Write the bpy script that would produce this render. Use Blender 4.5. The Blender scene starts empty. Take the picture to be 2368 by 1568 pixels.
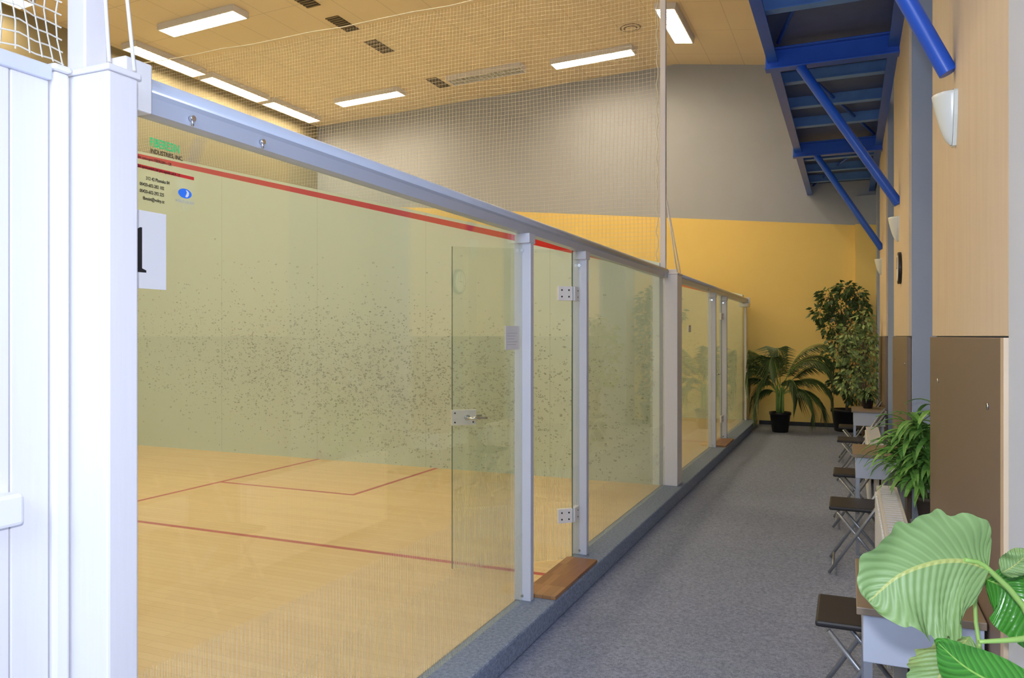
import bpy, bmesh, math, random
from mathutils import Vector, Matrix, noise
random.seed(7)
S=bpy.context.scene
COL=S.collection
try:
    S.view_settings.view_transform='Standard'
    S.view_settings.look='None'
except Exception: pass
V=Vector
# ---------------------------------------------------------------- colour / nodes
def lin(c):
    r=[]
    for v in c:
        v=v/255.0
        r.append(v/12.92 if v<=0.04045 else ((v+0.055)/1.055)**2.4)
    return (r[0],r[1],r[2],1.0)
class NB:
    def __init__(s,name):
        s.m=bpy.data.materials.new(name); s.m.use_nodes=True
        s.nt=s.m.node_tree; s.b=s.nt.nodes['Principled BSDF']; s._p=None
    def n(s,t,**k):
        x=s.nt.nodes.new(t)
        for a,b in k.items(): setattr(x,a,b)
        return x
    def set(s,inp,v):
        if hasattr(v,'is_linked') or isinstance(v,bpy.types.NodeSocket): s.nt.links.new(v,inp)
        else: inp.default_value=v
    def math(s,op,a,b=None,c=None):
        x=s.n('ShaderNodeMath',operation=op)
        s.set(x.inputs[0],a)
        if b is not None: s.set(x.inputs[1],b)
        if c is not None: s.set(x.inputs[2],c)
        return x.outputs[0]
    def mix(s,f,a,b):
        x=s.n('ShaderNodeMix',data_type='RGBA')
        s.set(x.inputs[0],f); s.set(x.inputs[6],a); s.set(x.inputs[7],b)
        return x.outputs[2]
    def pos(s):
        if not s._p:
            g=s.n('ShaderNodeNewGeometry'); q=s.n('ShaderNodeSeparateXYZ')
            s.nt.links.new(g.outputs['Position'],q.inputs[0]); s._p=(q.outputs[0],q.outputs[1],q.outputs[2],g.outputs['Position'])
        return s._p
    def objc(s):
        g=s.n('ShaderNodeTexCoord'); return g.outputs['Object']
    def scl(s,vec,sc):
        x=s.n('ShaderNodeMapping'); s.set(x.inputs[0],vec); x.inputs['Scale'].default_value=sc; return x.outputs[0]
    def noise(s,vec,scale,detail=3,rough=.5):
        x=s.n('ShaderNodeTexNoise'); s.set(x.inputs['Vector'],vec)
        x.inputs['Scale'].default_value=scale; x.inputs['Detail'].default_value=detail; x.inputs['Roughness'].default_value=rough
        return x.outputs[0]
    def bump(s,h,st,dist=.01):
        x=s.n('ShaderNodeBump'); x.inputs['Strength'].default_value=st; x.inputs['Distance'].default_value=dist
        s.set(x.inputs['Height'],h); s.set(s.b.inputs['Normal'],x.outputs[0])
    def rect(s,x0,x1,y0,y1):
        X,Y,Z,P=s.pos()
        a=s.math('LESS_THAN',s.math('ABSOLUTE',s.math('SUBTRACT',X,(x0+x1)/2)),abs(x1-x0)/2)
        b=s.math('LESS_THAN',s.math('ABSOLUTE',s.math('SUBTRACT',Y,(y0+y1)/2)),abs(y1-y0)/2)
        return s.math('MULTIPLY',a,b)
    def col(s,c): s.set(s.b.inputs['Base Color'],c)
    def rough(s,r): s.set(s.b.inputs['Roughness'],r)
def simple(name,c,rough=.5,metal=0,var=.06,scale=8,bump=0):
    b=NB(name); c=lin(c) if max(c)>1.01 else tuple(c)+(1,) if len(c)==3 else c
    nz=b.noise(b.objc(),scale)
    d=tuple(max(0,v*(1-var)) for v in c[:3])+(1,); e=tuple(min(1,v*(1+var)) for v in c[:3])+(1,)
    b.col(b.mix(nz,d,e)); b.rough(rough); b.b.inputs['Metallic'].default_value=metal
    if bump: b.bump(b.noise(b.objc(),scale*12),bump,.004)
    return b.m
# carpet
def carpet(name,c1,c2):
    b=NB(name); X,Y,Z,P=b.pos()
    n1=b.noise(P,240,2,.7); n2=b.noise(P,55,3,.7)
    f=b.math('MULTIPLY_ADD',n1,.7,b.math('MULTIPLY',n2,.55))
    f=b.math('MULTIPLY_ADD',b.math('SUBTRACT',f,.62),3.0,.5)
    f=b.math('MINIMUM',b.math('MAXIMUM',f,0),1)
    b.col(b.mix(f,c1,c2)); b.rough(.95); b.bump(n1,.6,.006); return b.m
M_carpet=carpet('carpet_grey',(.11,.135,.20,1),(.36,.41,.58,1))
M_curb=carpet('carpet_curb',(.12,.155,.23,1),(.36,.44,.62,1))
# far wall
def farwall():
    b=NB('wall_two_tone'); X,Y,Z,P=b.pos()
    f=b.math('GREATER_THAN',b.math('MULTIPLY_ADD',X,.10,Z),3.47)
    n=b.noise(P,1.3)
    y=b.mix(n,(.90,.67,.22,1),(.95,.73,.25,1)); g=b.mix(n,(.40,.44,.53,1),(.44,.48,.57,1))
    b.col(b.mix(f,y,g)); b.rough(.75); b.bump(b.noise(P,160),.15,.003); return b.m
M_far=farwall()
M_grey=simple('paint_blue_grey',(.38,.44,.57),.75,var=.04,scale=2)
M_palegrey=simple('paint_pale_blue',(.62,.69,.82),.7,var=.04,scale=2)
def leftwall():
    b=NB('wall_front_court'); X,Y,Z,P=b.pos()
    f=b.math('GREATER_THAN',Z,4.62)
    r=b.math('LESS_THAN',b.math('ABSOLUTE',b.math('SUBTRACT',Z,4.59)),.03)
    c=b.mix(f,(.55,.66,.55,1),(.30,.27,.17,1)); b.col(b.mix(r,c,(.5,.02,.02,1))); b.rough(.7); return b.m
M_left=leftwall()
def courtwall():
    b=NB('court_side_wall_paint'); X,Y,Z,P=b.pos()
    base=b.mix(b.noise(P,.7),(.66,.78,.72,1),(.72,.84,.78,1))
    fr=b.math('FRACT',b.math('DIVIDE',b.math('ADD',X,30.3),1.52))
    base=b.mix(b.math('MULTIPLY',b.math('LESS_THAN',fr,.004),.35),base,(.25,.3,.25,1))
    gx=b.math('POWER',b.math('DIVIDE',b.math('ADD',X,5.0),3.0),2.0)
    gz=b.math('POWER',b.math('DIVIDE',b.math('SUBTRACT',b.math('MULTIPLY_ADD',X,.11,Z),.42),.68),2.0)
    dens=b.math('POWER',2.718,b.math('MULTIPLY',b.math('ADD',gx,gz),-1.0))
    tot=None
    for sc,lo,hi,k in ((18,.18,.32,.85),(40,.0,.30,.45),(28,.22,.38,.75)):
        v=b.n('ShaderNodeTexVoronoi'); b.set(v.inputs['Vector'],b.scl(P,(1,1,1.7))); v.inputs['Scale'].default_value=sc
        d=v.outputs['Distance']; q=b.n('ShaderNodeSeparateColor'); b.set(q.inputs[0],v.outputs['Color'])
        on=b.math('LESS_THAN',q.outputs[0],b.math('MULTIPLY',dens,k))
        half=b.math('GREATER_THAN',b.noise(P,22,1),.47)
        ring=b.math('MULTIPLY',b.math('MULTIPLY',b.math('GREATER_THAN',d,lo),b.math('LESS_THAN',d,hi)),b.math('MULTIPLY',on,half))
        tot=ring if tot is None else b.math('MAXIMUM',tot,ring)
    smud=b.math('MULTIPLY',dens,b.math('MULTIPLY',b.noise(P,6,5,.75),.42))
    c=b.mix(smud,base,(.30,.27,.20,1))
    c=b.mix(b.math('MULTIPLY',tot,.60),c,(.12,.10,.07,1))
    zl=b.math('MULTIPLY_ADD',b.math('ADD',X,1.70),-.25,2.13)
    dz=b.math('SUBTRACT',Z,zl)
    red=b.math('MULTIPLY',b.math('GREATER_THAN',dz,0),b.math('LESS_THAN',dz,.065))
    b.col(b.mix(red,c,(.62,.02,.012,1))); b.rough(.45); return b.m
M_side=courtwall()
def courtfloor():
    b=NB('maple_court_floor'); X,Y,Z,P=b.pos()
    br=b.n('ShaderNodeTexBrick'); b.set(br.inputs['Vector'],P)
    br.inputs['Scale'].default_value=1; br.inputs['Brick Width'].default_value=.9; br.inputs['Row Height'].default_value=.06
    br.inputs['Mortar Size'].default_value=.0012
    br.inputs['Color1'].default_value=(.75,.56,.28,1); br.inputs['Color2'].default_value=(.82,.64,.35,1); br.inputs['Mortar'].default_value=(.5,.35,.16,1)
    gr=b.noise(b.scl(P,(2,30,1)),3,4)
    c=b.mix(b.math('MULTIPLY',gr,.35),br.outputs['Color'],(.64,.46,.21,1))
    m=None
    for y0 in (1.39,8.03):
        ys=y0+6.4; yh=y0+3.2; yn=y0
        for r in ((-5.98,-5.93,yn,ys),(-5.95,-1.75,yh-.025,yh+.025),(-4.34,-4.29,ys-1.62,ys),(-5.95,-4.29,ys-1.65,ys-1.60),
                  (-4.34,-4.29,yn,yn+1.62),(-5.95,-4.29,yn+1.60,yn+1.65)):
            q=b.rect(*r); m=q if m is None else b.math('MAXIMUM',m,q)
    b.col(b.mix(b.math('MULTIPLY',m,.9),c,(.46,.035,.05,1))); b.rough(.42); return b.m
M_cfloor=courtfloor()
def ceilm():
    b=NB('ceiling_tile'); X,Y,Z,P=b.pos()
    fx=b.math('FRACT',b.math('DIVIDE',b.math('ADD',X,60.0),.6)); fy=b.math('FRACT',b.math('DIVIDE',b.math('ADD',Y,60.0),1.2))
    l=b.math('MAXIMUM',b.math('LESS_THAN',fx,.022),b.math('LESS_THAN',fy,.012))
    c=b.mix(b.noise(P,1.1),(.80,.68,.51,1),(.85,.73,.56,1))
    b.col(b.mix(b.math('MULTIPLY',l,.36),c,(.36,.28,.19,1))); b.rough(.85); return b.m
M_ceil=ceilm()
# glass
def glassm(name,tint,stripes=False,axis=1):
    b=NB(name); nt=b.nt
    out=nt.nodes['Material Output']; nt.nodes.remove(b.b)
    tr=b.n('ShaderNodeBsdfTransparent'); tr.inputs[0].default_value=tint
    gl=b.n('ShaderNodeBsdfGlossy'); gl.inputs['Roughness'].default_value=.0; gl.inputs[0].default_value=(1,1,1,1)
    lw=b.n('ShaderNodeLayerWeight'); lw.inputs[0].default_value=.5
    f=b.math('MULTIPLY_ADD',b.math('POWER',lw.outputs['Facing'],4.0),.55,.06)
    hz=b.n('ShaderNodeBsdfDiffuse'); hz.inputs[0].default_value=(.78,.88,.78,1)  # pale diffuse veil standing in for reflected haze across the glass
    m0=b.n('ShaderNodeMixShader'); m0.inputs[0].default_value=.035; nt.links.new(tr.outputs[0],m0.inputs[1]); nt.links.new(hz.outputs[0],m0.inputs[2])
    mx=b.n('ShaderNodeMixShader'); nt.links.new(f,mx.inputs[0]); nt.links.new(m0.outputs[0],mx.inputs[1]); nt.links.new(gl.outputs[0],mx.inputs[2])
    res=mx.outputs[0]
    if stripes:
        tc=b.objc(); q=b.n('ShaderNodeSeparateXYZ'); nt.links.new(tc,q.inputs[0])
        g=b.n('ShaderNodeNewGeometry'); q2=b.n('ShaderNodeSeparateXYZ'); nt.links.new(g.outputs['Position'],q2.inputs[0])
        fr=b.math('FRACT',b.math('DIVIDE',b.math('ADD',q.outputs[axis],40.0),.0185))
        s=b.math('MULTIPLY',b.math('LESS_THAN',fr,.18),b.math('LESS_THAN',q2.outputs[2],.62))
        s=b.math('MULTIPLY',s,b.math('MULTIPLY_ADD',q2.outputs[2],-.9,1.0))
        df=b.n('ShaderNodeBsdfDiffuse'); df.inputs[0].default_value=(.88,.92,.97,1)
        m2=b.n('ShaderNodeMixShader'); nt.links.new(b.math('MULTIPLY',s,.36),m2.inputs[0]); nt.links.new(res,m2.inputs[1]); nt.links.new(df.outputs[0],m2.inputs[2])
        res=m2.outputs[0]
    nt.links.new(res,out.inputs[0]); return b.m
M_glass=glassm('tinted_safety_glass',(.94,.968,.93,1),True)
M_edge=simple('glass_edge_green',(.03,.09,.07),.2)
M_metal=simple('powder_coated_metal_lilac',(.62,.65,.76),.38,var=.03)
M_rail=simple('grey_blue_handrail',(.46,.51,.62),.28,var=.03)
M_pvc=simple('white_cladding',(.77,.76,.79),.4,var=.02)
def woodwhite():
    b=NB('white_woodgrain_cladding'); P=b.objc()
    n=b.noise(b.scl(P,(30,30,1.2)),4,4)
    b.col(b.mix(n,(.72,.71,.74,1),(.77,.76,.79,1))); b.rough(.45); b.bump(n,.08,.003); return b.m
M_clad=woodwhite()
M_chrome=simple('chrome',(.75,.75,.78),.15,1,.02)
M_whitepl=simple('white_plastic',(.80,.80,.81),.35,var=.02)
M_black=simple('black_plastic',(.012,.012,.014),.45)
M_blue=simple('blue_painted_steel',(.015,.10,.60),.33,var=.12,scale=5)
M_bluelt=simple('blue_galvanised_joist',(.12,.28,.70),.4,var=.2,scale=6)
M_deck=simple('dark_deck_board',(.085,.12,.26),.6,var=.2)
M_brown=simple('brown_laminate_board',(.20,.145,.11),.45,var=.06,scale=3)
def beige():
    b=NB('cream_wood_panel'); P=b.objc()
    n=b.noise(b.scl(P,(6,6,.7)),3,5)
    b.col(b.mix(n,(.66,.54,.40,1),(.77,.65,.50,1))); b.rough(.6); return b.m
M_beige=beige()
M_lwood=simple('light_wood_edge',(.62,.49,.34),.5,var=.15,scale=4)
def parquet():
    b=NB('parquet_threshold'); P=b.objc()
    br=b.n('ShaderNodeTexBrick'); b.set(br.inputs['Vector'],b.scl(P,(1,1,1)))
    br.inputs['Scale'].default_value=1; br.inputs['Brick Width'].default_value=.05; br.inputs['Row Height'].default_value=.22; br.inputs['Mortar Size'].default_value=.0008
    br.inputs['Color1'].default_value=(.25,.105,.036,1); br.inputs['Color2'].default_value=(.42,.22,.09,1); br.inputs['Mortar'].default_value=(.1,.04,.02,1)
    b.col(b.mix(b.math('MULTIPLY',b.noise(b.scl(P,(60,4,4)),3),.4),br.outputs['Color'],(.20,.08,.03,1))); b.rough(.35); return b.m
M_parq=parquet()
M_net=simple('net_cord',(.72,.70,.62),.8)
M_red=simple('red_ink',(.6,.03,.03),.5); M_green=simple('green_ink',(.02,.62,.20),.5); M_ink=simple('black_ink',(.012,.012,.014),.6)
M_bink=simple('blue_ink',(.03,.2,.85),.5); M_paper=simple('white_paper',(.80,.80,.82),.7,var=.01); M_gink=simple('grey_ink',(.42,.45,.48),.6)
def emis(name,c,s):
    b=NB(name); b.b.inputs['Emission Color'].default_value=c; b.b.inputs['Emission Strength'].default_value=s; b.col((.8,.8,.8,1)); return b.m
M_lamp=emis('fluorescent_louvre_lit',(1.0,.78,.49,1),37)
M_lampoff=simple('louvre_unlit',(.42,.42,.36),.4)
M_vent=simple('vent_dark',(.05,.04,.03),.7); M_ventf=simple('vent_frame',(.25,.19,.12),.6)
M_sconce=simple('sconce_ceramic',(.74,.79,.77),.25,var=.02)
M_terr=simple('grey_brown_pot',(.10,.075,.06),.6); M_potb=simple('black_pot',(.012,.012,.014),.4); M_soil=simple('soil',(.04,.025,.015),.95,var=.4,scale=40)
M_bark=simple('bark',(.20,.15,.10),.85,var=.3,scale=30); M_stemg=simple('green_stem',(.25,.42,.10),.5)
def leafm(name,c1,c2,rib,k=26,rough=.35):
    b=NB(name); uv=b.n('ShaderNodeUVMap'); q=b.n('ShaderNodeSeparateXYZ'); b.set(q.inputs[0],uv.outputs[0])
    s=b.math('ABSOLUTE',b.math('SUBTRACT',q.outputs[0],.5)); t=q.outputs[1]
    w=b.math('SINE',b.math('MULTIPLY',b.math('SUBTRACT',t,b.math('MULTIPLY',s,.35)),k*6.283))
    w01=b.math('MULTIPLY_ADD',w,.5,.5)
    w3=b.math('POWER',w01,3.0)
    c=b.mix(w3,c1,c2)
    c=b.mix(b.math('LESS_THAN',s,.018),c,rib)
    b.col(c); b.rough(rough); b.bump(w01,.4,.004); return b.m
M_leafbig=leafm('calathea_leaf_pale',(.165,.27,.09,1),(.20,.315,.115,1),(.34,.38,.11,1),17,.5)
M_leafdk=leafm('calathea_leaf_glossy',(.04,.20,.018,1),(.065,.27,.03,1),(.25,.45,.08,1),14,.25)
M_leafpalm=simple('palm_leaf',(.055,.10,.03),.4,var=.5,scale=3)
M_leaffic=simple('ficus_leaf',(.065,.125,.035),.4,var=.5,scale=9)
M_leafvar=simple('variegated_leaf',(.24,.34,.12),.45,var=.65,scale=14)
M_leafdra=simple('dracaena_leaf',(.16,.36,.07),.4,var=.6,scale=12)
# ---------------------------------------------------------------- mesh helpers
def bx(bm,x0,x1,y0,y1,z0,z1,mi=0):
    vs=[bm.verts.new((x,y,z)) for z in (z0,z1) for y in (y0,y1) for x in (x0,x1)]
    for f in ((0,2,3,1),(4,5,7,6),(0,1,5,4),(2,6,7,3),(0,4,6,2),(1,3,7,5)):
        fc=bm.faces.new([vs[i] for i in f]); fc.material_index=mi
def obx(bm,c,ax,ay,az,mi=0):
    c=V(c);ax=V(ax);ay=V(ay);az=V(az)
    vs=[bm.verts.new(c+ax*i+ay*j+az*k) for k in (-1,1) for j in (-1,1) for i in (-1,1)]
    for f in ((0,2,3,1),(4,5,7,6),(0,1,5,4),(2,6,7,3),(0,4,6,2),(1,3,7,5)):
        fc=bm.faces.new([vs[i] for i in f]); fc.material_index=mi
def tube(bm,pts,r,seg=10,cap=True,mi=0,smooth=True):
    pts=[V(p) for p in pts]; n=len(pts)
    rr=r if isinstance(r,(list,tuple)) else [r]*n
    t0=(pts[1]-pts[0]).normalized(); nn=t0.orthogonal().normalized(); rings=[]
    for i in range(n):
        t=(pts[min(i+1,n-1)]-pts[max(i-1,0)]).normalized()
        nn=(nn-t*nn.dot(t)).normalized(); b=t.cross(nn)
        rings.append([bm.verts.new(pts[i]+(nn*math.cos(a)+b*math.sin(a))*rr[i]) for a in [2*math.pi*k/seg for k in range(seg)]])
    for i in range(n-1):
        for k in range(seg):
            f=bm.faces.new((rings[i][k],rings[i][(k+1)%seg],rings[i+1][(k+1)%seg],rings[i+1][k])); f.smooth=smooth; f.material_index=mi
    if cap:
        for rg,fl in ((rings[0],True),(rings[-1],False)):
            f=bm.faces.new(list(reversed(rg)) if fl else rg); f.material_index=mi
def prism(bm,poly,axis,a,b):
    def mk(p,t): return (p[0],t,p[1]) if axis=='y' else ((t,p[0],p[1]) if axis=='x' else (p[0],p[1],t))
    A=[bm.verts.new(mk(p,a)) for p in poly]; B=[bm.verts.new(mk(p,b)) for p in poly]; n=len(poly)
    bm.faces.new(A); bm.faces.new(list(reversed(B)))
    for i in range(n): bm.faces.new((A[i],B[i],B[(i+1)%n],A[(i+1)%n]))
def revolve(bm,prof,c,seg=24,a0=0,a1=2*math.pi,sx=1):
    full=abs(a1-a0-2*math.pi)<1e-6; m=seg if full else seg+1; rings=[]
    for (r,z) in prof:
        rings.append([bm.verts.new((c[0]+sx*r*math.cos(a0+(a1-a0)*k/seg),c[1]+r*math.sin(a0+(a1-a0)*k/seg),c[2]+z)) for k in range(m)])
    for i in range(len(prof)-1):
        for k in range(seg):
            f=bm.faces.new((rings[i][k],rings[i][(k+1)%m],rings[i+1][(k+1)%m],rings[i+1][k])); f.smooth=True
    return rings
OR={}
def fin(bm,name,mats,parent=None,origin=None,label=None,cat=None,group=None,kind=None,bevel=0):
    if not isinstance(mats,(list,tuple)): mats=[mats]
    bmesh.ops.recalc_face_normals(bm,faces=bm.faces)
    if parent is not None: o=OR[parent.name]
    elif origin is not None: o=V(origin)
    else:
        xs=[v.co for v in bm.verts]
        o=V(((min(c.x for c in xs)+max(c.x for c in xs))/2,(min(c.y for c in xs)+max(c.y for c in xs))/2,min(c.z for c in xs)))
    for v in bm.verts: v.co-=o
    me=bpy.data.meshes.new(name); bm.to_mesh(me); bm.free()
    for m in mats: me.materials.append(m)
    ob=bpy.data.objects.new(name,me); COL.objects.link(ob)
    OR[ob.name]=o
    if parent is not None: ob.parent=parent
    else: ob.location=o
    if label: ob['label']=label
    if cat: ob['category']=cat
    if group: ob['group']=group
    if kind: ob['kind']=kind
    if bevel:
        md=ob.modifiers.new('bevel','BEVEL'); md.width=bevel; md.segments=2; md.limit_method='ANGLE'
    return ob
def empty(name,loc,label,cat,group=None):
    e=bpy.data.objects.new(name,None); e.empty_display_size=.1; COL.objects.link(e); e.location=loc; OR[e.name]=V(loc)
    e['label']=label; e['category']=cat
    if group: e['group']=group
    return e
def dup(root,loc,rot=None,label=None):
    r=root.copy(); COL.objects.link(r); r.location=loc
    if rot is not None: r.rotation_euler=rot
    if label: r['label']=label
    def rec(src,dst):
        for c in list(src.children):
            k=c.copy(); COL.objects.link(k); k.parent=dst; rec(c,k)
    rec(root,r); return r
def B(): return bmesh.new()
def box_obj(name,d,mat,bevel=0,**k):
    bm=B(); bx(bm,*d); return fin(bm,name,mat,bevel=bevel,**k)
# ---------------------------------------------------------------- STRUCTURE
FZ=-.12
def zc(x): return 6.74+.037*(x+3.09) if x<-3.09 else 6.74-.145*(x+3.09)
st=dict(kind='structure')
box_obj('floor',(-1.545,1.05,-2.7,15.2,FZ-.1,FZ),M_carpet,label='grey carpeted corridor floor beside the courts',cat='floor',**st)
box_obj('floor_court',(-11.7,-1.75,-2.7,15.2,-.22,0),M_cfloor,label='pale maple squash court floor with red court lines',cat='floor',**st)
box_obj('trim_1',(-1.75,-1.53,-2.7,14.62,FZ,0),M_curb,bevel=.012,label='low grey carpeted curb under the glass walls',cat='curb',**st)
box_obj('trim_2',(-1.75,-1.545,14.62,15.0,FZ-.1,FZ),M_carpet,label='grey carpet strip at the end of the curb',cat='floor',**st)
box_obj('wall_far',(-11.7,1.05,15.0,15.2,FZ-.1,7.0),M_far,label='end wall painted yellow below and grey above',cat='wall',**st)
box_obj('wall_left',(-11.7,-11.5,-2.7,15.0,0,7.0),M_left,label='front wall of the squash courts',cat='wall',**st)
box_obj('wall_back',(-11.7,1.05,-2.9,-2.7,FZ-.1,7.0),M_grey,label='plain grey wall closing the hall',cat='wall',**st)
box_obj('wall_right',(.85,1.05,-2.7,15.0,FZ,7.0),M_grey,label='blue-grey corridor wall behind the piers',cat='wall',**st)
bm=B(); prism(bm,[(-11.7,zc(-11.7)),(-3.09,6.74),(1.05,zc(1.05)),(1.05,7.1),(-11.7,7.1)],'y',-2.9,15.2)
fin(bm,'ceiling',M_ceil,label='shallow gabled ceiling of cream acoustic tiles',cat='ceiling',**st)
for nm,a,b_ in (('wall_near_court',1.13,1.385),('wall_middle',7.79,8.03),('wall_court_end',14.43,14.62)):
    bm=B(); xe=-11.5; x0=-1.76
    if nm=='wall_near_court': prism(bm,[(x0,0),(x0,2.11),(xe,2.11),(xe,0)],'y',a,b_)
    else: prism(bm,[(x0,0),(x0,2.13+.25*(-1.7-x0)*1+.10),(xe,2.13+.25*(-1.7-xe)+.10),(xe,0)],'y',a,b_)
    fin(bm,nm,M_side,label='pale squash court side wall with sloping red out line and ball marks',cat='wall',**st)
PY=[(2.50,4.66),(6.40,8.56),(10.30,12.46),(14.2,14.85)]
box_obj('wall_pier',(.40,.85,1.45,2.499,FZ,6.28),M_palegrey,label='pale blue painted wall pier beside the corridor',cat='wall',**st)
for y0,y1 in PY:
    box_obj('wall_pier',(.42,.85,y0,y1,FZ,6.28),M_grey,label='blue-grey painted wall pier beside the corridor',cat='wall',**st)
box_obj('wall_pilaster',(.09,.42,14.85,15.0,FZ,3.95),M_far,label='narrow yellow pilaster in the corridor corner',cat='wall',**st)
box_obj('baseboard_far',(-1.53,.09,14.975,15.0,FZ,FZ+.07),M_black,label='black skirting strip on end wall',cat='baseboard',**st)
for y0,y1 in PY[:3]:
    box_obj('wall_panel',(.40,.419,y0,y1-.02,1.505,6.1),M_beige,label='cream wood-look cladding panel fixed on a wall pier',cat='wall panel',group='cream pier panels')
    e=empty('backrest_board',(.39,(y0+y1)/2,.0),'brown laminate protective board screwed to the pier','wall board','brown pier boards')
    bm=B(); bx(bm,.390,.418,y0+.05,y1-.01,-.02,1.50); fin(bm,'board',M_brown,parent=e,bevel=.003)
    for ys in (y0+.27,y0+1.74):
        for zs in (1.29,.35):
            bm=B(); tube(bm,[(.390,ys,zs),(.385,ys,zs)],.011,12); fin(bm,'screw_cap',M_chrome,parent=e)
box_obj('trim_3',(.388,.42,2.50,2.548,FZ,1.50),M_lwood,label='light wood edge strip beside the brown board',cat='trim',**st)
# ---------------------------------------------------------------- columns
def column(y0,y1,lab):
    e=empty('column',(-1.65,(y0+y1)/2,0),lab,'column','white clad columns')
    bm=B(); bx(bm,-1.725,-1.58,y0,y1,0,2.125); fin(bm,'shaft',M_clad,parent=e,bevel=.006)
    bm=B(); bx(bm,-1.73,-1.575,y0-.004,y1+.004,2.125,2.14); fin(bm,'cap',M_pvc,parent=e,bevel=.003)
    return e
column(1.285,1.37,'white clad column at the near end of the first glass wall')
column(7.80,8.03,'white clad column between the two court glass walls')
def pole(x,y,w,top):
    bm=B(); bx(bm,x-w/2,x+w/2,y-w/2,y+w/2,2.14,top); fin(bm,'net_pole',M_pvc,bevel=.004,label='white square steel pole rising from column to ceiling',cat='pole',group='net poles')
pole(-1.70,1.325,.062,zc(-1.7)); pole(-1.735,7.86,.055,zc(-1.7))
def cord(pts,r=.0045):
    bm=B(); tube(bm,pts,r,8); fin(bm,'brace_cord',M_whitepl,label='thin white brace cord from pole to column top',cat='cord',group='brace cords')
cord([(-1.666,1.305,2.87),(-1.588,1.295,2.145)]); cord([(-1.666,1.345,2.87),(-1.585,1.362,2.145)])
cord([(-1.700,7.845,2.87),(-1.59,7.83,2.148)],.006); cord([(-1.700,7.875,2.87),(-1.59,8.0,2.148)],.006)
e=empty('cladding_partition',(-1.71,.5,0),'white wood-grain clad partition panel with upright trims','partition')
bm=B(); 
ys_=[-1.6]; y=1.236-.105
cuts=[1.236,1.143]
while cuts[-1]>-1.5: cuts.append(cuts[-1]-.20)
for a,b_ in zip(cuts[1:],cuts[:-1]): bx(bm,-1.75,-1.712,a+.0015,b_-.0015,0,2.10)
fin(bm,'panel',M_clad,parent=e,bevel=.003)
bm=B(); bx(bm,-1.75,-1.700,-1.6,1.236,2.10,2.135); fin(bm,'top_rail',M_metal,parent=e,bevel=.004)
bm=B(); bx(bm,-1.75,-1.698,1.238,1.279,0,2.125); bx(bm,-1.755,-1.690,1.232,1.281,2.125,2.142); fin(bm,'upright_trim',M_pvc,parent=e,bevel=.010)
bm=B(); bx(bm,-1.712,-1.665,1.00,1.145,1.09,1.16); fin(bm,'handle',M_whitepl,parent=e,bevel=.008)
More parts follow.
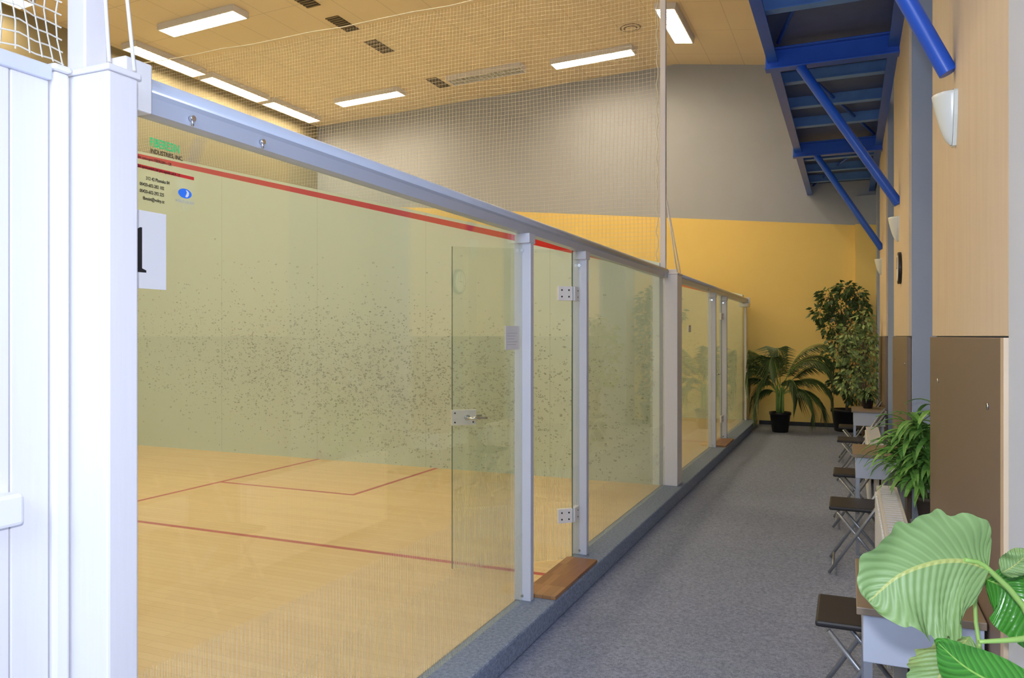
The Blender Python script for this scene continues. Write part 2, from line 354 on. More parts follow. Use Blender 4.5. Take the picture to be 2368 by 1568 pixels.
# ---------------------------------------------------------------- glass partitions
GX=-1.712
def partition(y0,ang,lab,bolts):
    y1=y0+6.40
    e=empty('glass_wall',(-1.70,(y0+y1)/2,0),lab,'glass wall','court glass back walls')
    pa=y0+2.69; pb=y0+3.71; ph=y0+3.58
    ys=y0 if y0>5 else 1.375
    for a,b_ in ((ys,pa),(ph+.004,pb),(pb+.05,y1)):
        bm=B(); bx(bm,GX-.006,GX+.006,a,b_,.002,2.09); fin(bm,'glass_panel',M_glass,parent=e)
    for p in (pa,pb):
        bm=B(); bx(bm,-1.755,-1.655,p,p+.05,0,2.085); p1=fin(bm,'post',M_metal,parent=e,bevel=.005)
        bm=B(); bx(bm,-1.735,-1.65,p-.03,p+.06,2.03,2.085); fin(bm,'clamp',M_metal,parent=e,bevel=.003)
        for z,r in ((1.99,.011),(.03,.008)):
            bm=B(); tube(bm,[(-1.705,p-.001,z),(-1.705,p-.008,z)],r,12); fin(bm,'bolt',M_chrome,parent=e)
    if y0>5:
        bm=B(); bx(bm,-1.73,-1.69,y1-.005,y1+.03,0,2.08); fin(bm,'post',M_metal,parent=e,bevel=.004)
    prof=[]
    for k in range(17):
        a=-.35+(math.pi+.7)*k/16; prof.append((-1.70+.038*math.cos(a),2.150+.034*math.sin(a)))
    prof+=[(-1.728,2.128),(-1.728,2.085),(-1.672,2.085),(-1.672,2.128)]
    ye=y1+.05 if y0>5 else y1
    bm=B(); prism(bm,prof,'y',ys+.03,ye-.002); r=fin(bm,'handrail',M_rail,parent=e)
    for f in r.data.polygons:
        if abs(f.normal.y)<.5 and f.center.z+OR[e.name].z>2.135: f.use_smooth=True
    bl=.08 if y0<5 else .035
    bm=B(); bx(bm,-1.745,-1.630,ys,ys+bl,2.07,2.195); fin(bm,'rail_bracket',M_whitepl,parent=e,bevel=.004)
    if y0>5:
        bm=B(); bx(bm,-1.745,-1.635,ye-.03,ye+.005,2.055,2.195); bx(bm,-1.745,-1.635,ye-.35,ye-.03,2.02,2.08); fin(bm,'rail_bracket',M_whitepl,parent=e,bevel=.004)
    for yb in bolts:
        bm=B(); tube(bm,[(-1.672,yb,2.105),(-1.658,yb,2.105)],.008,10); tube(bm,[(-1.664,yb,2.106),(-1.664,yb,2.085)],.004,8); fin(bm,'bolt',M_chrome,parent=e)
    hp=V((GX,ph-.004,0)); d=V((-math.sin(ang),-math.cos(ang),0)); n=V((math.cos(ang),-math.sin(ang),0)); L=.825
    up=V((0,0,1))
    bm=B(); obx(bm,hp+d*(L/2)+up*1.045,d*(L/2),n*.006,up*1.035)
    door=fin(bm,'door',M_glass,parent=e,label='frameless green tinted glass door')
    for q in (.001,L):
        bm=B(); obx(bm,hp+d*q+up*1.045,d*.002,n*.0065,up*1.036); fin(bm,'glass_edge',M_edge,parent=door)
    for z in (1.79,.30):
        bm=B(); obx(bm,hp+d*.055+up*z,d*.052,n*.016,up*.048); obx(bm,V((GX,ph+.045,z)),V((0,.045,0)),V((.018,0,0)),up*.048)
        h=fin(bm,'hinge',M_whitepl,parent=door,bevel=.003)
        bm=B()
        for s in (-1,1):
            for a in (.03,.08):
                for zz in (-.022,.022):
                    c=hp+d*a+up*(z+zz)+n*(.016*s); tube(bm,[c-n*s*.001,c+n*s*.002],.006,10)
            for zz in (-.022,.022):
                c=V((GX+.018,ph+.06,z+zz)); tube(bm,[c-V((.001,0,0)),c+V((.002,0,0))],.005,8) if s==1 else None
        fin(bm,'hinge_screw',M_black,parent=door)
    bm=B(); c=hp+d*(L-.075)+up*.98
    obx(bm,c,d*.082,n*.018,up*.05); fin(bm,'lock_case',M_whitepl,parent=door,bevel=.004)
    bm=B()
    for s in (-1,1):
        k=c-d*.02+n*s*.018; tube(bm,[k,k+n*s*.045,k+n*s*.055-d*.01,k+n*s*.055-d*.12],.008,10); tube(bm,[k,k+n*s*.006],.02,14)
    fin(bm,'handle',M_chrome,parent=door)
    bm=B()
    for s in (-1,1):
        for a,zz in ((.06,.03),(.06,-.03),(-.06,-.03)):
            q=c+d*a+up*zz+n*s*.018; tube(bm,[q,q+n*s*.002],.006,8)
    fin(bm,'lock_screw',M_black,parent=door)
    return e
partition(1.39,math.radians(50),'green tinted glass back wall with its door standing open',(1.62,1.90,7.6))
partition(8.03,0.0,'green tinted glass back wall with its door closed',(10.2,))
for y in (4.16,10.80):
    bm=B(); bx(bm,-1.745,-1.535,y,y+.80,0,.022); fin(bm,'door_threshold',M_parq,bevel=.003,label='parquet wood threshold step on the carpeted curb',cat='threshold',group='wooden door thresholds')
# ---------------------------------------------------------------- signs on glass
R_=Matrix(((0,0,1,0),(1,0,0,0),(0,1,0,0),(0,0,0,1)))
def text(body,size,y,z,mat,name,parent,bold=0,x=GX+.0085,align='LEFT',sx=1.0):
    cu=bpy.data.curves.new('t','FONT'); cu.body=body; cu.size=size; cu.extrude=.0003; cu.offset=bold; cu.align_x=align; cu.resolution_u=3
    o=bpy.data.objects.new('t',cu); COL.objects.link(o); bpy.context.view_layer.update()
    dg=bpy.context.evaluated_depsgraph_get(); me=bpy.data.meshes.new_from_object(o.evaluated_get(dg))
    bpy.data.objects.remove(o); 
    me.transform(Matrix.Translation(V((x,y,z))-OR[parent.name])@R_@Matrix.Diagonal((sx,1,1,1)))
    me.materials.clear(); me.materials.append(mat)
    ob=bpy.data.objects.new(name,me); COL.objects.link(ob); OR[ob.name]=OR[parent.name]; ob.parent=parent; return ob
bm=B(); bx(bm,GX+.0062,GX+.0075,1.40,1.567,1.63,1.835)
sg=fin(bm,'court_number_sign',M_paper,label='white paper sign with black numeral 1 taped on glass',cat='sign')
bm=B(); yc,zb=1.478,1.672; k=.118
poly=[(-.21,0),(.21,0),(.21,.05),(.09,.09),(.09,1.0),(.04,1.0),(-.22,.86),(-.20,.82),(-.08,.85),(-.08,.09),(-.21,.05)]
prism(bm,[(yc+p[0]*k*.95,zb+p[1]*k) for p in poly],'x',GX+.0075,GX+.0082); fin(bm,'numeral',M_ink,parent=sg)
dc=empty('window_decal',(GX+.008,1.50,1.88),'company lettering decal in green, black, red and blue on glass','decal')
text('FIBERESIN',.033,1.512,2.010,M_green,'lettering',dc,bold=.0004,sx=.70)
text('INDUSTRIES, INC.',.0165,1.514,1.992,M_ink,'lettering',dc,bold=.0002,sx=.86)
text('vyhradni zastoupeni FIBERESIN v CR',.0115,1.455,1.970,M_ink,'lettering',dc,sx=.75)
bm=B(); bx(bm,GX+.0062,GX+.0075,1.44,1.665,1.946,1.955); fin(bm,'red_bar',M_red,parent=dc)
text('dodavatel sportovnich hal pro squash od A - Z',.0115,1.45,1.946,M_ink,'lettering',dc,sx=.75,x=GX+.009)
text('312 42 Plzenska 84',.0125,1.50,1.918,M_ink,'lettering',dc,bold=.0002,sx=.8)
text('00420-602-282 102',.0125,1.48,1.900,M_ink,'lettering',dc,bold=.0002,sx=.8)
text('00420-602-292 225',.0125,1.48,1.882,M_ink,'lettering',dc,bold=.0002,sx=.8)
text('fibesist@volny.cz',.0125,1.49,1.864,M_ink,'lettering',dc,bold=.0002,sx=.8)
bm=B(); 
ring=[bm.verts.new((GX+.008,1.632+.024*math.cos(a),1.903+.0135*math.sin(a))) for a in [2*math.pi*i/28 for i in range(28)]]; bm.faces.new(ring); fin(bm,'blue_emblem',M_bink,parent=dc)
bm=B(); ring=[bm.verts.new((GX+.0087,1.636+p[0],1.903+p[1])) for p in ((-.004,-.009),(.003,-.010),(.009,-.004),(.010,.004),(.004,.009),(-.002,.010),(.002,.004),(.0,-.002))]; bm.faces.new(ring); fin(bm,'white_emblem',M_paper,parent=dc)
text('WORLD SQUASH',.0105,1.598,1.876,M_gink,'lettering',dc,sx=.8)
def notice(y0,y1,z0,z1,lab,col=None,lines=5):
    bm=B(); bx(bm,GX+.0062,GX+.0074,y0,y1,z0,z1); s=fin(bm,'notice_sheet',M_paper,label=lab,cat='notice')
    bm=B(); h=z1-z0; w=y1-y0
    for i in range(lines):
        bx(bm,GX+.0074,GX+.0076,y0+w*.12,y1-w*(.12+.12*(i%3)),z1-h*(.30+.12*i)-.002,z1-h*(.30+.12*i)); 
    fin(bm,'print',M_gink,parent=s)
    if col: bm=B(); bx(bm,GX+.0074,GX+.0076,y0+w*.25,y1-w*.25,z1-h*.18,z1-h*.06); fin(bm,'print_header',col,parent=s)
notice(3.84,4.03,1.43,1.56,'white printed notice sheet on the glass near door post')
notice(9.05,9.20,1.55,1.63,'small notice with a red symbol on the glass',M_red,2)
# ---------------------------------------------------------------- nets
def strand(bm,pts,r):
    tube(bm,pts,r,3,cap=False)
bm=B()
def wy(x,z): return 7.90+.03*math.sin(x*1.3+z*.8)+.012*math.sin(x*5+z*3)
xl,xr=-11.48,-1.78; c=.043
x=xr-.01; i=0
while x>xl:
    zb=2.13+.25*(-1.7-x)+.115; zt=5.30-.05*math.sin(math.pi*((x-xl)/(xr-xl)))
    n=10; strand(bm,[(x+.006*math.sin(z_*6+x),wy(x,z_) if 0<j<n else 7.9,z_) for j,z_ in enumerate([zb+(zt-zb)*q/n for q in range(n+1)])],.0014); x-=c
z=2.28
while z<5.22:
    xa=max(xl,-1.7-(z-.115-2.13)/.25)
    n=max(3,int((xr-xa)/.25)); strand(bm,[(xr+(xa-xr)*q/n,wy(xr+(xa-xr)*q/n,z) if 0<q<n else 7.9,z+.006*math.sin(q*1.1+z*4)) for q in range(n+1)],.0014); z+=c
net=fin(bm,'safety_net',M_net,label='fine cream safety net hung above the court dividing wall',cat='net'); net['kind']='stuff'
bm=B(); tube(bm,[(xr+(xl-xr)*q/20,7.9,5.335-.05*math.sin(math.pi*q/20)+.01*math.sin(q*2.2)) for q in range(21)],.006,8); fin(bm,'net_cable',M_net,label='cream support cable along the top of the net',cat='cable')
bm=B(); tube(bm,[(-1.79-.012*math.sin(q*1.9),7.83+.008*math.cos(q*2.3),2.26+3.0*q/40) for q in range(41)],.005,6); fin(bm,'lacing_cord',M_net,label='loose white lacing cord along the net edge',cat='cord')
bm=B(); c=.03
y=1.27
while y>.2:
    strand(bm,[(-1.72+.012*math.sin(y*20+zz*13),y+.006*math.sin(zz*25+y*9),zz) for zz in [2.148+.06*q for q in range(21)]],.0022); y-=c
z=2.158
while z<3.34:
    strand(bm,[(-1.72+.012*math.sin(yy*20+z*13),yy,z-.008*abs(math.sin(yy*30))) for yy in [.2+.04*q for q in range(28)]],.0022); z+=c
net2=fin(bm,'safety_net',M_net,label='thick white cord net above the white cladding partition',cat='net'); net2['kind']='stuff'
# ---------------------------------------------------------------- ceiling fixtures
def fixture(lit):
    e=empty('ceiling_light',(0,0,0),'long white louvred fluorescent ceiling light, lit' if lit else 'long white louvred fluorescent ceiling light, switched off','ceiling light','fluorescent ceiling lights')
    bm=B(); bx(bm,-.78,.78,-.17,.17,-.025,0.0); bx(bm,-.78,.78,-.17,-.15,-.10,-.025); bx(bm,-.78,.78,.15,.17,-.10,-.025); bx(bm,-.78,-.76,-.15,.15,-.10,-.025); bx(bm,.76,.78,-.15,.15,-.10,-.025)
    fin(bm,'housing',M_pvc,parent=e)
    bm=B(); bx(bm,-.755,.755,-.145,.145,-.075,-.07); fin(bm,'lamp_tray',M_lamp if lit else M_lampoff,parent=e)
    bm=B()
    for i in range(15): bx(bm,-.75+.1*i+.045,-.75+.1*i+.05,-.145,.145,-.10,-.08)
    bx(bm,-.755,.755,-.0025,.0025,-.10,-.08)
    fin(bm,'louvre',M_whitepl,parent=e); return e
def place(e,x,y,alongY):
    s=.037 if x<-3.09 else -.145
    m=Matrix.Rotation(-s,4,'Y')@Matrix.Rotation(math.pi/2 if alongY else 0,4,'Z')
    e.location=(x,y,zc(x)-.002); e.rotation_euler=m.to_euler()
F=fixture(True); place(F,-9.35,9.3,False)
for x,y,a in ((-9.15,13.65,False),(-4.35,13.75,False),(-6.45,9.3,False),(-4.35,9.3,False),
              (-11.1,10.2,True),(-11.1,11.9,True),(-11.1,13.6,True),(-11.1,6.9,True),(-2.62,12.78,True),(-2.62,8.0,True),
              (-9.2,2.7,False),(-6.4,2.7,False),(-4.35,2.7,False),(-9.2,6.6,False),(-6.4,6.6,False),(-4.35,6.6,False),(-2.62,3.2,True)):
    g=dup(F,(0,0,0)); place(g,x,y,a)
G=fixture(False); place(G,-6.45,13.6,False)
def vent():
    e=empty('air_vent',(0,0,0),'dark slotted rectangular air vent in the ceiling','vent','ceiling air vents')
    bm=B(); bx(bm,-.12,.12,-.30,.30,-.008,0); fin(bm,'grille',M_vent,parent=e)
    bm=B(); 
    for k in range(9): bx(bm,-.12,.12,-.30+.07*k,-.30+.07*k+.02,-.016,-.008)
    fin(bm,'slats',M_ventf,parent=e); return e
v0=vent(); place(v0,-7.55,9.47,False)
for y in (10.5,11.58,13.7): g=dup(v0,(0,0,0)); place(g,-7.55,y,False)
e=empty('air_vent',(0,0,0),'round cream disc diffuser in the ceiling','vent')
bm=B(); 
for r,z0 in ((.21,-.01),(.15,-.02),(.09,-.03)):
    tube(bm,[(0,0,z0),(0,0,z0+.012)],r,32)
fin(bm,'diffuser_disc',M_ceil,parent=e)
bm=B()
for r in (.18,.12): tube(bm,[(0,0,-.013 if r>.15 else -.024),(0,0,-.009 if r>.15 else -.019)],r,32)
fin(bm,'slot_ring',M_ventf,parent=e); place(e,-3.4,12.87,False)
# ---------------------------------------------------------------- blue gallery
ga=empty('gallery',(.0,9.0,4.0),'blue painted steel gallery walkway braced off the wall','gallery')
GL,GR=-.70,.40
bm=B(); bx(bm,GL+.04,GR-.02,1.2,15.0,4.24,4.28); fin(bm,'deck',M_deck,parent=ga)
for x0,x1 in ((GL,GL+.05),(GR-.05,GR)):
    bm=B(); bx(bm,x0,x1,1.2,15.0,4.06,4.30)
    s=1 if x0<0 else -1
    xa=x0 if s==1 else x0-.04
    bx(bm,xa,xa+.09,1.2,15.0,4.04,4.06); bx(bm,xa,xa+.09,1.2,15.0,4.30,4.315)
    fin(bm,'side_channel',M_blue,parent=ga)
for y in (3.7,7.6,11.45):
    bm=B(); bx(bm,GL-.02,GR+.018,y-.06,y+.06,3.97,3.985); bx(bm,GL-.02,GR+.018,y-.012,y+.012,3.985,4.15); bx(bm,GL-.02,GR+.018,y-.06,y+.06,4.15,4.165); fin(bm,'beam',M_blue,parent=ga,bevel=.003)
    bm=B(); tube(bm,[(-.42,y,3.98),(.395,y,2.66)] if y>5 else [(-.27,y,3.98),(.378,y,2.60)],.041 if y>5 else .037,16); fin(bm,'strut',M_blue,parent=ga,bevel=.002)
for y in (4.7,5.6,6.6,8.55,9.5,10.4,12.4,13.3,14.2):
    bm=B(); bx(bm,GL+.05,GR-.05,y-.025,y+.025,4.13,4.24); bx(bm,GL+.05,GR-.05,y-.05,y+.05,4.12,4.13); fin(bm,'joist',M_bluelt,parent=ga)
for y0,y1,s in ((7.7,11.4,1),(11.5,14.9,-1),(3.8,7.5,-1)):
    bm=B(); a,b_=(-.6,.3) if s==1 else (.3,-.6)
    tube(bm,[(a,y0,4.19),(b_,y1,4.19)],.018,8); fin(bm,'cross_brace',M_blue,parent=ga)
bm=B()
for z in (4.85,5.3): tube(bm,[(GL+.02,1.2,z),(GL+.02,15.0,z)],.02,8)
for k in range(9): tube(bm,[(GL+.02,1.5+1.65*k,4.3),(GL+.02,1.5+1.65*k,5.3)],.018,8)
fin(bm,'railing',M_blue,parent=ga)
# ---------------------------------------------------------------- sconces
SZ=2.29
sc=empty('wall_sconce',(.40,3.66,SZ),'white ceramic half-bowl wall sconce on a cream pier panel','wall lamp','white wall sconces')
bm=B(); prof=[]
for k in range(15):
    u=k/14; prof.append((.006+.080*(u**.62)*(1-.06*u*u),.205*u))
prof+=[(.076,.208),(.068,.19),(.045,.11),(.018,.04)]
revolve(bm,prof,(.385,3.66,SZ),32,math.pi/2,3*math.pi/2,.9); fin(bm,'shade',M_sconce,parent=sc)
bm=B(); poly=[]
for k in range(25):
    a=math.pi*k/24; poly.append((3.66+.078*math.cos(a),SZ+.20+.025*math.sin(a)))
poly+=[(3.66-.065,SZ+.11),(3.66-.02,SZ-.005),(3.66+.02,SZ-.005),(3.66+.065,SZ+.11)]
prism(bm,poly,'x',.386,.40); fin(bm,'back_plate',M_sconce,parent=sc)
for y in (7.7,11.8): dup(sc,(.40,y,SZ+.06))
ck=empty('wall_clock',(.388,7.35,2.08),'black round wall clock on a cream pier panel','clock')
bm=B(); tube(bm,[(.40,7.35,2.08),(.372,7.35,2.08)],.135,32); fin(bm,'case',M_black,parent=ck,bevel=.005)
bm=B(); tube(bm,[(.372,7.35,2.08),(.370,7.35,2.08)],.11,32); fin(bm,'dial',M_paper,parent=ck)
bm=B(); bx(bm,.367,.370,7.346,7.354,2.08,2.17); bx(bm,.367,.370,7.35,7.41,2.076,2.084); fin(bm,'hand',M_black,parent=ck)
# ---------------------------------------------------------------- chairs & tables
M_tube=simple('grey_steel_tube',(.36,.38,.42),.35,.6,.05)
M_seat=simple('black_vinyl_seat',(.02,.018,.02),.5)
X0=.06
def chair(y):
    e=empty('folding_chair',(X0,y,FZ),'folding chair with black seat and grey tube legs by the wall','chair','black folding chairs')
    o=V((X0,y,FZ))
    bm=B(); bx(bm,X0-.19,X0+.19,y-.185,y+.185,FZ+.435,FZ+.462); fin(bm,'seat',M_seat,parent=e,bevel=.01)
    bm=B(); ax=V((.51,0,.86)); nrm=V((.86,0,-.51))
    obx(bm,o+V((.262,0,.70)),V((0,.18,0)),ax*.075,nrm*.009); fin(bm,'backrest',M_seat,parent=e,bevel=.008)
    for s in (-1,1):
        bm=B(); tube(bm,[o+V((-.19,s*.20,.012)),o+V((.31,s*.20,.80))],.011,10); fin(bm,'leg',M_tube,parent=e)
        bm=B(); tube(bm,[o+V((-.14,s*.175,.425)),o+V((.20,s*.175,.012))],.010,10); fin(bm,'leg',M_tube,parent=e)
    for x,w,z in ((-.165,.20,.05),(.17,.175,.05),(.08,.20,.435)):
        bm=B(); tube(bm,[o+V((x,-w,z)),o+V((x,w,z))],.008,8); fin(bm,'crossbar',M_tube,parent=e)
    return e
ch=chair(3.6)
for y in (5.93,7.3,9.62,11.0): dup(ch,(X0,y,FZ))
M_apron=simple('pale_grey_apron',(.50,.55,.66),.5,var=.03)
M_ttop=simple('brown_grey_table_top',(.26,.20,.14),.4,var=.1)
def table(y):
    e=empty('side_table',(.2,y,FZ),'small table with wood-look top and pale grey apron','table','corridor side tables')
    bm=B(); bx(bm,.02,.385,y-.30,y+.30,FZ+.725,FZ+.75); fin(bm,'table_top',M_ttop,parent=e,bevel=.003)
    bm=B(); bx(bm,.04,.38,y-.285,y+.285,FZ+.57,FZ+.725); fin(bm,'apron',M_apron,parent=e,bevel=.003)
    for x in (.055,.355):
        for yy in (y-.265,y+.265):
            bm=B(); bx(bm,x-.013,x+.013,yy-.013,yy+.013,FZ,FZ+.57); fin(bm,'leg',M_tube,parent=e)
    return e
tb=table(3.05)
for y in (6.6,10.3): dup(tb,(.2,y,FZ))
M_rad=simple('white_radiator',(.74,.74,.74),.35,var=.03)
def radiator(y0,y1):
    e=empty('radiator',(.22,(y0+y1)/2,FZ),'white slatted panel radiator standing along the wall','radiator','white radiators')
    bm=B()
    for xa in (.16,.262): bx(bm,xa,xa+.018,y0,y1,FZ+.08,FZ+.65)
    y=y0+.03
    while y<y1-.03: bx(bm,.150,.16,y,y+.022,FZ+.11,FZ+.62); y+=.05
    y=y0+.02
    while y<y1-.02: bx(bm,.20,.245,y,y+.006,FZ+.10,FZ+.62); y+=.05
    fin(bm,'panels',M_rad,parent=e,bevel=.003)
    bm=B(); y=y0
    while y<y1-.03: bx(bm,.178,.262,y,y+.030,FZ+.642,FZ+.656); y+=.06
    fin(bm,'top_grille',M_rad,parent=e)
    for y in (y0+.1,y1-.13):
        bm=B(); bx(bm,.19,.25,y,y+.03,FZ,FZ+.1); fin(bm,'foot',M_rad,parent=e)
    return e
radiator(4.0,5.6); radiator(7.75,9.2)
# ---------------------------------------------------------------- plants
def pot(bm,c,r0,r1,h):
    rg=revolve(bm,[(r0*.9,0),(r0,.01),(r1*.97,h*.86),(r1*1.05,h*.87),(r1*1.05,h),(r1*.93,h),(r1*.9,h*.85)],c,28)
    bm.faces.new(list(reversed(rg[0])))
def soil(bm,c,r,h): tube(bm,[(c[0],c[1],c[2]+h*.80),(c[0],c[1],c[2]+h*.88)],r,24)
def plantroot(name,c,lab,r0,r1,h,mat):
    e=empty(name,c,lab,'plant'); bm=B(); pot(bm,c,r0,r1,h); fin(bm,'pot',mat,parent=e); bm=B(); soil(bm,c,r1*.9,h); fin(bm,'soil',M_soil,parent=e); return e
rnd=random.uniform
# palm
pc=V((-1.08,13.90,FZ)); e=plantroot('potted_palm',pc,'kentia palm with arching fronds in a black pot',.13,.17,.34,M_potb)
def clampP(p):
    return V((min(max(p.x,-1.59),-.24),min(p.y,14.15),max(p.z,FZ+.03)))
bmS=B(); bmL=B()
for k in range(6): tube(bmS,[pc+V((rnd(-.05,.05),rnd(-.05,.05),.28)),pc+V((rnd(-.06,.06),rnd(-.06,.06),.75))],[.022,.014],8)
fr=[(180,1.35,1.5),(165,1.1,1.3),(195,.85,1.1),(150,1.3,1.45),(0,1.35,1.7),(10,1.0,1.55),(-15,.75,1.3),(25,1.2,1.55),(90,1.45,1.45),(-90,1.25,1.4),(-70,.8,1.1),(-110,.8,1.1),(200,1.2,1.4),(-30,1.1,1.55),(-150,1.0,1.25),(-45,.5,1.1),(-130,.5,.9),(0,.45,1.1)]
for az,el,L in fr:
    az=math.radians(az+rnd(-8,8))
    h=V((math.cos(az)*.85,math.sin(az)*.4,0)); p=pc+V((rnd(-.04,.04),rnd(-.04,.04),.6)); pts=[p.copy()]; a=el; N=20
    for i in range(N):
        p=clampP(p+(h*math.cos(a)+V((0,0,1))*math.sin(a))*(L/N)); pts.append(p.copy()); a-=.025+.0105*i
    tube(bmS,[q+V((0,0,.0005*j)) for j,q in enumerate(pts)],[.009*(1-i/(N+3)) for i in range(N+1)],5)
    side=h.cross(V((0,0,1))).normalized()
    for i in range(5,N+1):
        for sub in (0,.33,.67):
            if i==N and sub: continue
            q=pts[i] if sub==0 else pts[i].lerp(pts[i+1],sub)
            t=(pts[min(i+1,N)]-pts[i-1]+V((0,0,1e-4))).normalized(); u=(i-5)/(N-5); ll=.34*(.45+.9*math.sin(math.pi*min(1,u*.85+.12)))*rnd(.85,1.1)
            for s in (-1,1):
                d=(t*.75+side*s*(.75-.35*u)+V((0,0,-.28))).normalized(); w=t.cross(d).cross(d).normalized()*.0095
                m=clampP(q+d*ll*.5+V((0,0,-.02))); en=clampP(q+d*ll+V((0,0,-.16*ll/.4)))
                v=[bmL.verts.new(q-w*.3),bmL.verts.new(q+w*.3),bmL.verts.new(m+w),bmL.verts.new(m-w),bmL.verts.new(en)]
                bmL.faces.new(v[:4]); bmL.faces.new((v[3],v[2],v[4]))
fin(bmS,'stems',M_stemg,parent=e); f=fin(bmL,'fronds',M_leafpalm,parent=e); f['kind']='stuff'
def tree(name,c,lab,H,trunkbase,clusters,nleaf,ls,mat,potr,poth,potm,xlim=None,ymin=-9):
    e=plantroot(name,c,lab,potr*.8,potr,poth,potm); bmS=B(); bmL=B()
    top=c+V((.02,0,H*.75)); tr=[c+V((0,0,poth*.8)),c+V((.03,.02,H*.3)),c+V((-.02,0,H*.55)),top]
    tube(bmS,tr,[.025,.02,.016,.008],8)
    for (dx,dy,z,r) in clusters:
        cc=c+V((dx,dy,z)); b0=c+V((0,0,min(H*.7,max(trunkbase,z-.35))))
        tube(bmS,[b0,(b0+cc)/2+V((0,0,.06)),cc],[.011,.008,.004],6)
        for k in range(nleaf):
            d=V((random.gauss(0,1),random.gauss(0,1),random.gauss(0,1))).normalized(); p=cc+d*r*(rnd(.25,1)**.6); 
            if xlim is not None and p.x>xlim: p.x=xlim-rnd(0,.1)
            dr=(d+V((rnd(-.5,.5),rnd(-.5,.5),-.8))).normalized(); l=ls*rnd(.7,1.25)
            sd=dr.orthogonal().normalized(); sd=(Matrix.Rotation(rnd(0,6.28),3,dr)@sd)*l*.24
            q=[p,p+dr*l*.4+sd,p+dr*l,p+dr*l*.4-sd]
            if xlim is not None: q=[V((min(w_.x,xlim+.02),max(w_.y,ymin),w_.z)) for w_ in q]
            bmL.faces.new([bmL.verts.new(w_) for w_ in q])
            if k%9==0: tube(bmS,[cc,p],[.003,.0015],4,cap=False)
    fin(bmS,'trunk',M_bark,parent=e); f=fin(bmL,'foliage',mat,parent=e); f['kind']='stuff'; return e
tree('potted_ficus',V((-.05,14.46,FZ)),'tall weeping ficus with dark green leaves in a black pot',2.5,.7,
     [(-.02,0,2.42,.14),(-.30,0,2.28,.18),(-.42,0,2.02,.17),(.15,0,2.3,.18),(-.1,0,2.1,.2),(.22,0,2.05,.16),(-.25,.05,1.8,.2),(.1,0,1.8,.22),(-.12,0,1.55,.2),(.2,.05,1.5,.2),(-.2,0,1.25,.2),(.12,0,1.2,.22),(0,0,.95,.2),(-.15,0,.8,.14),(.1,-.05,.62,.16)],120,.10,M_leaffic,.24,.38,M_potb,.34,14.17)
tree('potted_ficus',V((.17,11.62,FZ)),'variegated ficus with pale green leaves beside the wall',1.9,.6,
     [(.0,0,1.82,.13),(-.18,0,1.66,.16),(.08,0,1.62,.16),(-.25,-.1,1.42,.17),(.03,-.1,1.42,.2),(-.1,0,1.2,.2),(.08,0,1.15,.17),(-.2,0,1.0,.16),(.03,0,.95,.18)],110,.08,M_leafvar,.13,.28,M_potb,.34)
def strap(name,c,lab,r,h,n,lmin,lmax,w,mat,potm,bias=V((0,0,0)),xlim=9,stemh=.15,droop=.33,ns=6,up=1.3,zlo=-9):
    e=plantroot(name,c,lab,r*.75,r,h,potm); bmS=B(); bmL=B()
    for s in range(ns):
        b0=c+V((rnd(-.5,.5)*r,rnd(-.5,.5)*r,h*.8)); tp=b0+V((rnd(-.7,.3)*stemh,rnd(-.5,.5)*stemh,stemh*(.5+1.8*(s+.5)/ns))); tube(bmS,[b0,tp],[.008,.005],6)
        for k in range(n//ns):
            az=rnd(0,6.28); a=rnd(.2,up); L=rnd(lmin,lmax); hd=V((math.cos(az),math.sin(az),0))+bias; hd.normalize(); p=b0.lerp(tp,rnd(.35,1)); pts=[p.copy()]
            for i in range(6):
                p=p+(hd*math.cos(a)+V((0,0,1))*math.sin(a))*(L/6); a-=droop
                if p.x>xlim: p.x=xlim
                if p.x<.30: p.z=max(p.z,zlo)
                pts.append(p.copy())
            sd=hd.cross(V((0,0,1))).normalized(); ws=[.3,.8,1,.95,.75,.45,.03]; pv=None
            for i in range(7):
                q=[bmL.verts.new(pts[i]-sd*w*ws[i]),bmL.verts.new(pts[i]-V((0,0,w*.25))),bmL.verts.new(pts[i]+sd*w*ws[i])]
                if pv: bmL.faces.new((pv[0],pv[1],q[1],q[0])); bmL.faces.new((pv[1],pv[2],q[2],q[1]))
                pv=q
    fin(bmS,'stems',M_stemg,parent=e); f=fin(bmL,'foliage',mat,parent=e); f['kind']='stuff'; return e
SX,SY,SH=.46,5.25,.50
bm=B(); bx(bm,SX-.12,SX+.12,SY-.12,SY+.12,FZ+SH-.04,FZ+SH)
for x in (SX-.105,SX+.105):
    for y in (SY-.105,SY+.105): bx(bm,x-.012,x+.012,y-.012,y+.012,FZ,FZ+SH-.04)
fin(bm,'plant_stand',M_pvc,bevel=.003,label='small white four-legged plant stand by the wall',cat='stand')
strap('potted_dracaena',V((SX,SY,FZ+SH)),'bushy green dracaena with broad strap leaves in a dark pot',.10,.17,320,.16,.32,.020,M_leafdra,M_terr,V((-.55,-.1,0)),.72,.26,.30,9,1.3,FZ+.68)
strap('potted_plant',V((.2,10.35,FZ+.75)),'small leafy green plant in a pot on a side table',.07,.11,54,.12,.22,.016,M_leaffic,M_potb,V((0,0,0)),.36,.06)
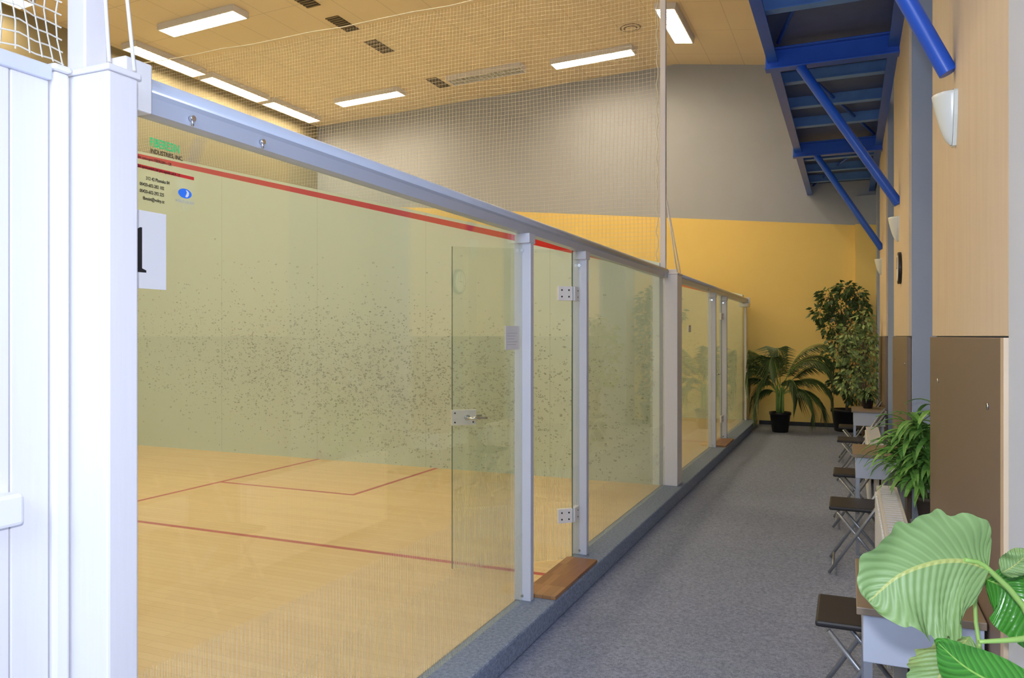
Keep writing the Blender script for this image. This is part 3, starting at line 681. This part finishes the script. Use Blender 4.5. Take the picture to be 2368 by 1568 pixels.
# near calathea
nc=V((.25,1.74,FZ)); e=plantroot('potted_calathea',nc,'large-leaved calathea with ribbed green leaves beside the wall',.11,.14,.30,M_terr)
def cat(ps,n):
    ps=[V(p) for p in ps]; P=[ps[0]*2-ps[1]]+ps+[ps[-1]*2-ps[-2]]; out=[]
    for i in range(n+1):
        t=i/n*(len(ps)-1); k=min(int(t),len(ps)-2); f=t-k; a,b_,c,d=P[k],P[k+1],P[k+2],P[k+3]
        out.append(.5*((2*b_)+(c-a)*f+(2*a-5*b_+4*c-d)*f*f+(3*b_-a-3*c+d)*f**3))
    return out
XM=.384
def bigleaf(mid,wl,wr,side,mat,curl=.0,ribs=15,fold=.0,rag=.0,pw=.62):
    bm=B(); uvl=bm.loops.layers.uv.new('UVMap'); n=60; m=14; pts=cat(mid,n); side=V(side).normalized(); rows=[]; uv={}
    for i,p in enumerate(pts):
        t=i/n; tg=(pts[min(i+1,n)]-pts[max(i-1,0)]).normalized(); sd=(side-tg*side.dot(tg)).normalized(); nm=tg.cross(sd)
        w=(math.sin(math.pi*min(1,t**.75))**pw) if 0<t<1 else 0.001
        row=[]
        for j in range(m+1):
            s=(j/m-.5)*2; ww=wl if s<0 else wr
            amp=.0016*math.sin((t-.18*abs(s))*ribs*6.283)*min(1,abs(s)*4)*w
            we=w*(1+rag*abs(s)**3*(.05*math.sin(31*t+2*s)+.04*math.sin(57*t)))
            q=p+sd*(s*ww*we)+nm*(curl*s*s*w+fold*abs(s)*w+amp)+tg*(abs(s)*ww*.25*w)+nm*(.008*math.sin(9*t+4*s)*abs(s)+.006*math.sin(23*t+s)*abs(s)**2*rag)
            q.x=min(q.x,XM-.0005*j)
            vv=bm.verts.new(q); uv[vv]=(j/m,t); row.append(vv)
        rows.append(row)
    for i in range(n):
        for j in range(m):
            f=bm.faces.new((rows[i][j],rows[i][j+1],rows[i+1][j+1],rows[i+1][j])); f.smooth=True
            for l in f.loops: l[uvl].uv=uv[l.vert]
    fin(bm,'leaf',mat,parent=e)
def stem(ps,r=.006):
    bm=B(); pts=[V((min(p.x,XM-.01),p.y,p.z)) for p in cat(ps,14)]; tube(bm,pts,[r*(1.25-.6*i/14) for i in range(15)],8); fin(bm,'stem',M_stemg,parent=e)
base=nc+V((.02,0,.25))
bigleaf([(.262,1.86,1.025),(.215,1.83,1.045),(.155,1.80,1.042),(.09,1.77,1.015),(.035,1.755,.960)],.150,.098,(0.05,.25,1),M_leafbig,curl=-.03,ribs=17,rag=1,pw=.52)
stem([base,(.35,1.82,.70),(.345,1.88,.91),(.262,1.86,1.025),(.215,1.83,1.047)],.007)
bigleaf([(.22,1.80,.90),(.185,1.76,.87),(.155,1.72,.83),(.135,1.70,.78)],.060,.060,(1,.35,.35),M_leafbig,curl=-.015,ribs=12,rag=1)
stem([base,(.27,1.78,.6),(.26,1.80,.82),(.22,1.80,.90)],.005)
bigleaf([(.37,1.80,.79),(.29,1.76,.82),(.21,1.72,.865),(.15,1.68,.925)],.055,.05,(.2,.1,1),M_leafdk,curl=.012,ribs=14)
stem([base,(.35,1.80,.55),(.37,1.82,.73),(.37,1.80,.79)],.005)
bigleaf([(.27,1.95,.98),(.31,1.96,.96),(.345,1.95,.91),(.365,1.93,.84)],.07,.05,(.3,.1,.9),M_leafdk,curl=.01,ribs=12)
stem([base,(.28,1.85,.6),(.25,1.95,.9),(.27,1.95,.98)],.005)
bigleaf([(.285,1.86,1.02),(.31,1.86,1.04),(.335,1.86,1.07)],.025,.03,(-.6,0,.8),M_leafbig,ribs=8)
bigleaf([(.33,1.62,.73),(.25,1.60,.765),(.17,1.58,.775),(.10,1.56,.745)],.05,.05,(.1,.6,.6),M_leafbig,ribs=14,rag=1)
stem([base,(.30,1.66,.5),(.35,1.62,.70),(.33,1.62,.73)],.005)
stem([(.37,1.83,.92),(.30,1.78,.915),(.23,1.75,.91)],.006)
stem([base,(.35,1.84,.6),(.37,1.84,.85),(.37,1.83,.92)],.006)
# ---------------------------------------------------------------- light
W=bpy.data.worlds.new('w'); S.world=W; W.use_nodes=True; W.node_tree.nodes['Background'].inputs[0].default_value=(1,.85,.6,1); W.node_tree.nodes['Background'].inputs[1].default_value=.15
L=bpy.data.lights.new('camera_flash','POINT'); L.energy=132; L.color=(.86,.90,1.0); L.shadow_soft_size=.03
lo=bpy.data.objects.new('camera_flash',L); COL.objects.link(lo); lo.location=(-.02,-.03,1.66)
A=bpy.data.lights.new('added_cool_fill','AREA'); A.energy=170; A.color=(.74,.85,1.0); A.shape='RECTANGLE'; A.size=2.2; A.size_y=2.4  # soft cool fill added behind the camera to brighten the corridor
ao=bpy.data.objects.new('added_cool_fill',A); COL.objects.link(ao); ao.location=(-.35,-2.55,3.2); ao.rotation_euler=(math.radians(72),0,0)
# ---------------------------------------------------------------- camera
cam=bpy.data.cameras.new('camera'); co=bpy.data.objects.new('camera',cam); COL.objects.link(co)
cam.sensor_width=36; cam.lens=1800/2368*36; cam.shift_y=-7/2368; cam.clip_start=.05
co.location=(0,0,1.505); co.rotation_euler=(math.pi/2,0,math.radians(23.45)); S.camera=co
